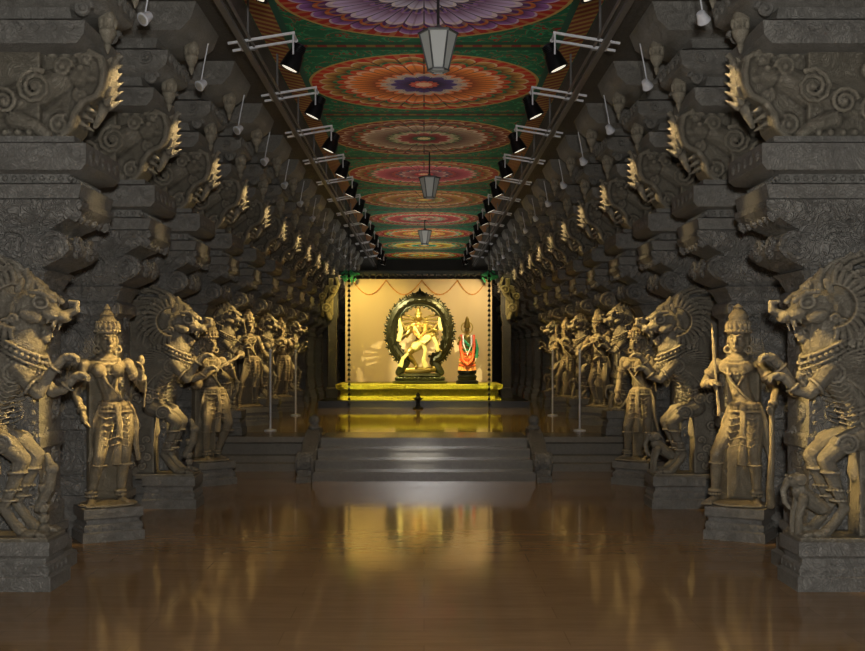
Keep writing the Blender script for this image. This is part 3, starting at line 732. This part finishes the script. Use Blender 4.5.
# lights
for s in(-1,1):
    for k in range(9):
        yy=PY0+DP*k; z=0 if k<4 else PH
        pw={0:260,1:420,2:400,3:400}.get(k,400)
        tz=1.45 if k else 1.55
        spot('statue_light',(s*.95,yy-.7,4.15),(s*2.6,yy-.5,tz+z*.6),pw,21,WARM,blend=.8,rad=.010)
        spot('cross_light',(-s*.9,yy-.2,4.15),(s*2.48,yy-.46,1.45+z),{0:1900,1:2900,2:2500}.get(k,1900),12,WARM,rad=.010)
    for k in range(14):
        yy=PY0+DP*k
        spot('bracket_light',(s*1.72,yy-.08,3.95),(s*2.24,yy,3.50),80,28,(1,.72,.35),blend=.9,rad=.005)
        if k<9: spot('capital_light',(-s*.8,yy-.1,4.2),(s*2.42,yy,2.6),240,9,(1,.74,.38),blend=1,rad=.02)
    for yy in (4.5,8.8,12.8):
        spot('floor_fill',(s*.9,yy,4.1),(s*.5,yy+.6,0),60,90,(1,.75,.42),blend=1,rad=.03)  # added fill spots that brighten the floor, not tied to any fixture
    for yy in (16.5,18.5,21):
        spot('floor_fill',(s*.9,yy,4.1),(s*.7,yy+.6,0),170,75,(1,.70,.22),blend=1,rad=.03)  # same added fill, golden, for the platform floor
spot('step_fill',(0,9.5,4.7),(-.08,14.3,.22),1900,8,(1,.98,.93),blend=1,rad=.02)  # added spot without a fixture, gives the steps a silvery patch
# flash-like lamp near the photographer
L=bpy.data.lights.new('flash_lamp','AREA'); L.energy=290; L.size=.2; L.color=(1,.98,.95)
o=bpy.data.objects.new('flash_lamp',L); C.objects.link(o); o.location=(.1,-.2,1.95); o.rotation_euler=(math.radians(100),0,0)
L=bpy.data.lights.new('hall_fill','AREA'); L.energy=5; L.shape='RECTANGLE'; L.size=2.0; L.size_y=22; L.color=(1,.85,.6)
o=bpy.data.objects.new('hall_fill',L); C.objects.link(o); o.location=(0,17,1.0); o.rotation_euler=(pi,0,0)

# lanterns
def lantern(sc,loc,drop):
    e=obj('hanging_lantern',None,loc=loc,label='grey metal glass-paned lantern hanging from the painted ceiling',cat='lantern',group='ceiling lanterns')
    b=B(); b.lathe((0,0,0),[(.085,-.2),(.165,.13)],n=6); g=b.mesh('glass',M_glass,0); obj('glass',g,e,scale=sc)
    b=B()
    for k in range(6):
        a=k*pi/3; b.sweep([(.088*math.cos(a),.088*math.sin(a),-.2),(.168*math.cos(a),.168*math.sin(a),.13)],.008)
    b.ring((0,0,.13),.172,.172,.013,n=6); b.ring((0,0,-.2),.09,.09,.013,n=6)
    b.lathe((0,0,.13),[(.18,0),(.09,.025),(.03,.04),(.02,.06),(.012,.08)],n=6); b.lathe((0,0,-.2),[(.02,-.02),(.08,0)],n=6)
    obj('frame',b.mesh('frame',flat('lantern_metal',(.16,.17,.17),.4,.5),30),e,scale=sc)
    b=B(); b.sweep([(0,0,.2*sc),(0,0,drop)],.012); obj('rod',b.mesh('rod',M_dark,0),e)
lantern(.95,(.12,9.3,4.17),.73); lantern(1,(.09,18.2,4.35),.55); lantern(1,(.02,27.5,4.5),.4)

# ------------------------------------------------------------------ stage
SZ=.60
b=B(); b.box((0,24.0,.53),(4.3,3.2,.14)); b.box((0,22.42,.585),(4.34,.06,.03)); obj('stage_step',b.mesh('stage_step',M_step2,30),label='dark stone step under the shrine platform',cat='step')
b=B(); b.loft([(.601,-1.80,1.60,22.85,25),(.66,-1.80,1.60,22.85,25),(.68,-1.74,1.54,22.92,25),(.80,-1.74,1.54,22.92,25),(.83,-1.82,1.62,22.82,25),(.92,-1.84,1.64,22.8,25)])
for k in range(29): b.ell((-1.7+k*.115,22.92,.74),(.045,.04,.05),sub=1)
for k in range(12):
    b.spiral((-1.7+k*.29,22.82,.875),.04,1.5,.014)
obj('shrine_platform',b.mesh('shrine_platform',M_goldstone,35),label='yellow carved shrine platform with moulded front',cat='platform')
bm=bmesh.new(); n=120; rows=[]
for j in range(7):
    z=.93+j*2.3/6; row=[]
    for i in range(n+1):
        x=-1.76+3.28*i/n; row.append(bm.verts.new((x,24.6+.008*math.sin(i*.35)+.006*math.sin(i*.21+j*.3),z)))
    rows.append(row)
for j in range(6):
    for i in range(n): bm.faces.new((rows[j][i],rows[j][i+1],rows[j+1][i+1],rows[j+1][i]))
me=bpy.data.meshes.new('curtain'); bm.to_mesh(me); bm.free(); me.materials.append(flat('cream_cloth',(.92,.73,.42),.8,0,False)); me.polygons.foreach_set('use_smooth',[True]*len(me.polygons))
obj('backdrop_curtain',me,label='cream cloth backdrop hanging behind the bronze image',cat='curtain')
b=B(); b.box((-.12,24.3,3.345),(3.5,.2,.09))
for k in range(24): b.lathe((-1.78+k*.145,24.18,3.32),[(.015,0),(.026,-.02),(.022,-.06),(.005,-.08)],n=8)
obj('shrine_beam',b.mesh('beam',flat('dark_beam',(.03,.04,.03),.6),30),label='thin dark beam with bud fringe over the backdrop',cat='beam')
def shrinepost():
    b=B(); b.loft([(SZ+.001,-.12,.12,-.16,.16),(.8,-.12,.12,-.16,.16),(.83,-.09,.09,-.11,.11),(2.3,-.09,.09,-.11,.11),(2.4,-.12,.12,-.15,.15),(3.28,-.11,.11,-.13,.13)])
    body=b.mesh('post_body',M_beam,30)
    b=B()
    b.sweep([(-.05,-.16,2.35),(-.12,-.18,2.5),(-.1,-.18,2.7),(.04,-.18,2.85),(.14,-.18,3.05),(.1,-.18,3.2)],[.07,.05,.045,.045,.045,.03],balls=True)
    b.spiral((-.12,-.25,2.55),.1,1.8,.026); b.spiral((.04,-.25,2.95),.09,1.8,.026); b.chain([(-.2,-.16,2.4,.04),(-.22,-.18,2.7,.05),(-.1,-.18,3.0,.05)])
    b.spiral((-.20,-.26,2.8),.08,1.8,.024); b.box((-.02,-.08,2.8),(.1,.2,.8))
    return body,b.voxel('scroll_bracket',M_palegold,.012,1)
pb,sb=shrinepost()
for x,s in((-2.0,1),(1.80,-1)):
    e=obj('shrine_post',None,loc=(x,24.05,0),label='stone post with gilded scroll bracket beside the shrine',cat='post',group='shrine posts',scale=(s,1,1))
    obj('post_body',pb,e); obj('scroll_bracket',sb,e)
for x in(-1.62,1.4):
    b=B()
    for k in range(40):
        a=R.random()*6.28; rr=R.random()*.13
        b.ell((rr*math.cos(a)*1.6,R.uniform(-.06,.02),rr*math.sin(a)),(.06,.02,.025),rot=Matrix.Rotation(a,4,'Y'),sub=1)
    obj('leaf_garland',b.mesh('leaves',M_green,40),loc=(x,24.12,3.28),label='green leafy bunch tied under the beam',cat='garland',group='leaf bunches')
    b=B()
    b.sweep([(0,0,1.69),(0,0,-2.72)],.008)
    for k in range(27): b.lathe((0,0,-.05-k*.1),[(.01,.03),(.028,0),(.033,-.03),(.01,-.035)],n=8)
    obj('bell_chain',b.mesh('bell_chain',M_black,40),loc=(x+(.10 if x<0 else -.08),22.3,3.2),label='long chain of small dark bells hanging before the shrine',cat='chain',group='bell chains')
b=B()
for i,(x0,x1) in enumerate(((-1.6,-.85),(-.85,-.05),(-.05,.75),(.75,1.4))):
    pts=[(x0+(x1-x0)*t/10,24.575,3.2-.32*math.sin(pi*t/10)) for t in range(11)]
    b.sweep(pts,.010,n=6)
    for p in pts: b.ell(p,.018,sub=1)
obj('flower_garland',b.mesh('swag',M_orange,40),label='thin swagged garland across the top of the curtain',cat='garland')
# ------------ bronze dancer in flame ring
e=obj('bronze_dancer_statue',None,loc=(-.09,23.65,.92),label='large bronze dancing deity in flame ring draped with cloth',cat='statue')
b=B(); b.lathe((0,0,0),[(.58,0),(.6,.04),(.52,.07),(.55,.1),(.44,.14),(.48,.17),(.40,.22)],n=28,sy=.6)
for k in range(28):
    a=2*pi*k/28; b.ell((.5*math.cos(a),.3*math.sin(a),.12),(.045,.03,.035),sub=1)
obj('lotus_base',b.mesh('lotus_base',M_bronze2,40),e)
b=B(); cz=1.10; RX=.62; RZ=.70
angs=[math.radians(-66+312*k/56) for k in range(57)]
for q,r in((1,.085),(.86,.04),(1.12,.036)): b.sweep([(RX*q*math.cos(a),0,cz+RZ*q*math.sin(a)) for a in angs],r,n=8)
for i,a in enumerate(angs[::2]):
    u=V((math.cos(a),0,math.sin(a))); p=V((RX*1.12*u.x,0,cz+RZ*1.12*u.z)); t=V((-u.z,0,u.x))
    b.sweep([p,p+u*.05+t*.02,p+u*.10],[.04,.03,.003]); b.sweep([p,p+u*.05+t*.05,p+u*.07+t*.07],[.025,.015,.003]); b.sweep([p,p+u*.05-t*.05,p+u*.07-t*.07],[.025,.015,.003])
    b.ell(V((RX*1.0*u.x,-.07,cz+RZ*1.0*u.z)),.036,sub=1)
    b.ell(V((RX*.80*u.x,0,cz+RZ*.80*u.z)),.034,sub=1)
b.ell((0,0,cz+RZ+.1),(.12,.05,.10)); b.spiral((-.12,-.0,cz+RZ+.06),.08,1.5,.024); b.spiral((.12,-.0,cz+RZ+.06),.08,1.5,.024,start=pi,sgn=-1); b.cap((0,0,cz+RZ+.15),.05,(0,0,cz+RZ+.26),.006)
for s in(-1,1): b.chain([(s*.28,0,.46,.08),(s*.38,0,.34,.10),(s*.45,0,.24,.08)])
obj('flame_ring',b.mesh('flame_ring',M_bronze2,40),e)
b=B()
b.chain([(-.28,-.02,.28,.07),(-.12,-.02,.28,.09),(.06,-.02,.28,.09),(.2,-.02,.29,.07)]); b.ell((.3,-.03,.32),.075)
b.chain([(-.02,0,.88,.095),(-.20,-.1,.70,.08),(-.26,-.12,.65,.07)]); b.chain([(-.26,-.12,.65,.07),(-.14,-.04,.48,.055),(-.06,-.02,.38,.035),(-.08,-.1,.355,.03)])
b.chain([(.06,-.02,.90,.095),(.20,-.16,1.0,.08),(.29,-.2,1.04,.068)]); b.chain([(.29,-.2,1.04,.066),(.35,-.22,.88,.05),(.40,-.22,.74,.035),(.46,-.24,.70,.025)])
b.chain([(.02,0,.90,.11),(.0,0,1.02,.085),(-.02,0,1.14,.11),(-.02,0,1.22,.1)]); b.ell((-.02,0,1.22),(.17,.08,.07)); b.cap((-.02,0,1.28),.05,(-.02,0,1.34),.045)
b.ell((-.03,-.02,1.42),(.07,.08,.09)); b.ell((-.03,-.1,1.41),(.012,.02,.02)); b.lathe((-.03,0,1.47),[(.08,0),(.085,.04),(.05,.1),(.055,.12),(.01,.18)],n=12)
for s in(-1,1):
    b.ell((-.03+s*.025,-.09,1.43),(.014,.01,.009)); b.ell((-.03+s*.075,0,1.40),(.02,.02,.04))
    b.chain([(s*.16,0,1.22,.05),(s*.30,0,1.14,.04),(s*.42,-.02,1.34,.028)])
    hand(b,(s*.42,-.02,1.34),(s*.1,0,1),(0,-1,0),.9,.3)
    for q in range(6):
        zz=1.39-.03*q; b.sweep([(s*.07,.03,zz),(s*.2,.04,zz+.06-.035*q),(s*.40,.04,zz+.10-.08*q)],[.024,.02,.03])
b.chain([(-.17,-.03,1.22,.05),(-.28,-.1,1.02,.04),(-.18,-.22,1.12,.028)]); hand(b,(-.18,-.22,1.12),(.1,-.2,1),(0,-1,0),.9,.2)
b.chain([(.13,-.03,1.22,.05),(.16,-.18,1.10,.04),(.30,-.26,1.16,.028)]); hand(b,(.30,-.26,1.16),(.8,-.1,-.6),(0,-1,0),.9,.2)
b.beads((-.02,-.03,1.16),.13,.12,.02,18,tilt=Matrix.Rotation(.5,3,'X')); b.ring((.02,0,.92),.125,.12,.02)
obj('dancer_figure',b.voxel('dancer_figure',M_bronze,.011,1),e)
b=B() # cloth
b.chain([(.03,-.03,.86,.113),(.15,-.14,.96,.092),(.20,-.17,.99,.082)]); b.chain([(-.01,-.03,.84,.110),(-.11,-.08,.77,.096)])
b.sweep([(.06,-.2,.9),(.12,-.22,.7),(.08,-.2,.5),(.14,-.18,.34)],[.04,.045,.05,.07],flat=.35); b.sweep([(-.24,-.18,.66),(-.36,-.16,.54),(-.42,-.14,.36)],[.04,.045,.06],flat=.35)
b.sweep([(.28,-.26,1.0),(.36,-.27,.84),(.38,-.26,.68)],[.045,.05,.04],flat=.4)
b.sweep([(-.44,-.09,1.38),(-.40,-.11,1.14),(-.46,-.13,.9)],[.03,.055,.055],flat=.4); b.sweep([(.42,-.09,1.42),(.42,-.11,1.28),(.46,-.13,1.14)],[.03,.04,.045],flat=.4)
b.sweep([(-.12,-.12,1.22),(-.02,-.14,1.05),(.08,-.14,.95)],[.03,.035,.04],flat=.4)
for q in range(6): b.sweep([(.0+.02*q,-.2,.92-.02*q),(.1+.02*q,-.27,.86+.02*q),(.22,-.28,.95+.02*q)],.012,n=6)
obj('draped_cloth',b.voxel('draped_cloth',M_silk,.012,1),e)
b=B(); b.sweep([(-.16,-.06,1.28),(-.13,-.16,1.1),(-.02,-.2,.98),(.1,-.17,1.1),(.12,-.06,1.28)],.026,n=8); b.beads((-.02,-.02,1.27),.1,.08,.02,16)
obj('flower_garland',b.mesh('garland',M_orange,40),e)
# ------------ dressed goddess
e=obj('goddess_statue',None,loc=(.92,23.5,.92),label='small goddess image in red and green silk, gold crown',cat='statue')
b=B(); b.lathe((0,0,0),[(.24,0),(.24,.06),(.19,.08),(.21,.16),(.17,.2),(.2,.23),(.2,.28)],n=20); obj('pedestal',b.mesh('pedestal',M_black,40),e)
b=B(); b.lathe((0,0,.28),[(.19,0),(.18,.12),(.16,.3),(.14,.42),(.09,.5)],n=24,sy=.7)
for k in range(9): b.sweep([(.19*math.sin(-1.2+k*.3),-.13*math.cos(-1.2+k*.3)-.01,.29),(.13*math.sin(-1.2+k*.3),-.09*math.cos(-1.2+k*.3)-.01,.72)],.012,n=6)
obj('skirt',b.mesh('skirt',M_pink,50),e)
b=B(); b.sweep([(-.12,-.06,.98),(.0,-.14,.85),(.13,-.06,.72)],.03,n=8); b.sweep([(.17,-.04,.95),(.21,-.05,.75),(.19,-.05,.55)],[.03,.04,.03],flat=.5); b.ring((0,0,.72),.13,.10,.025)
obj('sash',b.mesh('sash',M_green,50),e)
b=B(); b.chain([(0,0,.74,.085),(0,0,.86,.075),(0,0,.98,.09)]); b.ell((0,0,1.0),(.13,.06,.05)); b.cap((0,0,1.03),.035,(0,0,1.08),.033); b.ell((0,-.01,1.14),(.055,.06,.07)); b.ell((0,-.07,1.135),(.01,.015,.015))
b.chain([(-.12,0,.99,.035),(-.19,-.02,.85,.03),(-.15,-.12,.92,.02)]); hand(b,(-.15,-.12,.92),(0,-.1,1),(0,-1,0),.8,.4)
b.chain([(.12,0,.99,.035),(.18,0,.82,.03),(.2,-.02,.66,.02)]); hand(b,(.2,-.02,.66),(.1,0,-1),(0,-1,0),.8,.2)
obj('figure',b.voxel('goddess_body',M_bronze,.009,1),e)
b=B(); b.lathe((0,0,1.19),[(.065,0),(.075,.03),(.06,.08),(.065,.1),(.04,.16),(.045,.18),(.01,.25)],n=16); b.beads((0,-.02,1.02),.08,.07,.014,14); b.ring((0,.03,1.2),.12,.12,.014,tilt=Matrix.Rotation(pi/2,3,'X'))
for k in range(3): b.beads((0,-.02,.45+.12*k),.17-.014*k,.135-.01*k,.016,18)
b.beads((0,-.02,.82),.10,.09,.018,14)
obj('crown',b.mesh('crown',M_gold,50),e)
b=B(); b.sweep([(-.13,-.06,1.04),(-.15,-.14,.8),(-.1,-.18,.5),(0,-.2,.4),(.1,-.18,.5),(.15,-.14,.8),(.13,-.06,1.04)],.034,n=8)
for k in range(3): b.ring((0,-.02,.40+.12*k),.175-.014*k,.14-.01*k,.014)
obj('garland',b.mesh('garland',M_red,50),e)
b=B(); b.sweep([(-.09,-.07,1.04),(-.09,-.16,.85),(0,-.2,.62),(.09,-.16,.85),(.09,-.07,1.04)],.02,n=8)
obj('jasmine_string',b.mesh('jasmine_string',M_white,50),e)
e=obj('oil_lamp',None,loc=(-.12,22.1,PH),label='dark metal standing oil lamp before the shrine steps',cat='lamp',scale=.75)
b=B(); b.lathe((0,0,0),[(.14,0),(.14,.03),(.07,.06),(.05,.12),(.06,.15),(.045,.2),(.12,.25),(.14,.29)],n=18); obj('lamp_base',b.mesh('lamp_base',M_black,40),e)
b=B(); b.lathe((0,0,.29),[(.08,0),(.05,.05),(.06,.09),(.005,.15)],n=14); obj('finial',b.mesh('finial',M_black,40),e)
for x,y in((-2.22,15.9),(2.25,15.9),(-2.3,19.7),(2.3,19.7)):
    e=obj('barrier_post',None,loc=(x,y,PH+.001),label='thin pale metal post standing on the platform by statues',cat='post',group='metal posts')
    b=B(); b.lathe((0,0,0),[(.09,0),(.09,.015),(.02,.03)],n=16); obj('base',b.mesh('base',M_alu,40),e)
    b=B(); b.sweep([(0,0,.02),(0,0,1.15)],.014); b.ell((0,0,1.16),.024); obj('pole',b.mesh('pole',M_alu,40),e)

# stage lights
spot('shrine_light',(-1.4,21.8,3.9),(-.1,23.7,1.8),800,34,(1,.84,.48),rad=.012)
spot('shrine_light',(1.3,21.8,3.9),(-.1,23.7,1.9),520,30,(1,.78,.36),rad=.012)
spot('shrine_light',(1.0,21.3,3.9),(.95,23.5,1.6),300,13,(1,.9,.7),rad=.02)
spot('curtain_light',(-1.55,23.3,3.2),(-1.0,24.6,1.7),80,120,(1,.74,.22),rad=.04)
spot('curtain_light',(1.3,23.3,3.2),(.8,24.6,1.7),65,120,(1,.76,.42),rad=.04)
spot('platform_light',(-.8,20.7,4.0),(-.9,22.95,.8),1500,30,(1,.90,.25),rad=.02)
spot('platform_light',(.8,20.7,4.0),(.8,22.95,.8),1500,30,(1,.90,.25),rad=.02)
for x in(-1,1): spot('post_light',(x*1.0,22.9,4.0),(x*1.85,23.9,2.85),60,34,(1,.85,.4),rad=.01)
for k,yc in enumerate([10.15+3.43*i for i in range(0,9)]):
    L=bpy.data.lights.new('ceiling_glow','AREA'); L.energy=6 if k<5 else 18; L.size=1.2; L.color=(1,.95,.85)
    o=bpy.data.objects.new('ceiling_glow',L); C.objects.link(o); o.location=(0,yc-.8,3.1); o.rotation_euler=(pi,0,0)

# world
w=bpy.data.worlds.new('World'); bpy.context.scene.world=w; w.use_nodes=True
bg=w.node_tree.nodes['Background']; bg.inputs[0].default_value=(.9,.87,.8,1); bg.inputs[1].default_value=.008
# camera
cam=bpy.data.cameras.new('camera'); co=bpy.data.objects.new('camera',cam); C.objects.link(co)
co.location=(0,0,1.6); co.rotation_euler=(pi/2,0,0); cam.sensor_width=36; cam.lens=36*1100/865; cam.shift_x=.0098; cam.shift_y=.0306; cam.clip_end=100
bpy.context.scene.camera=co
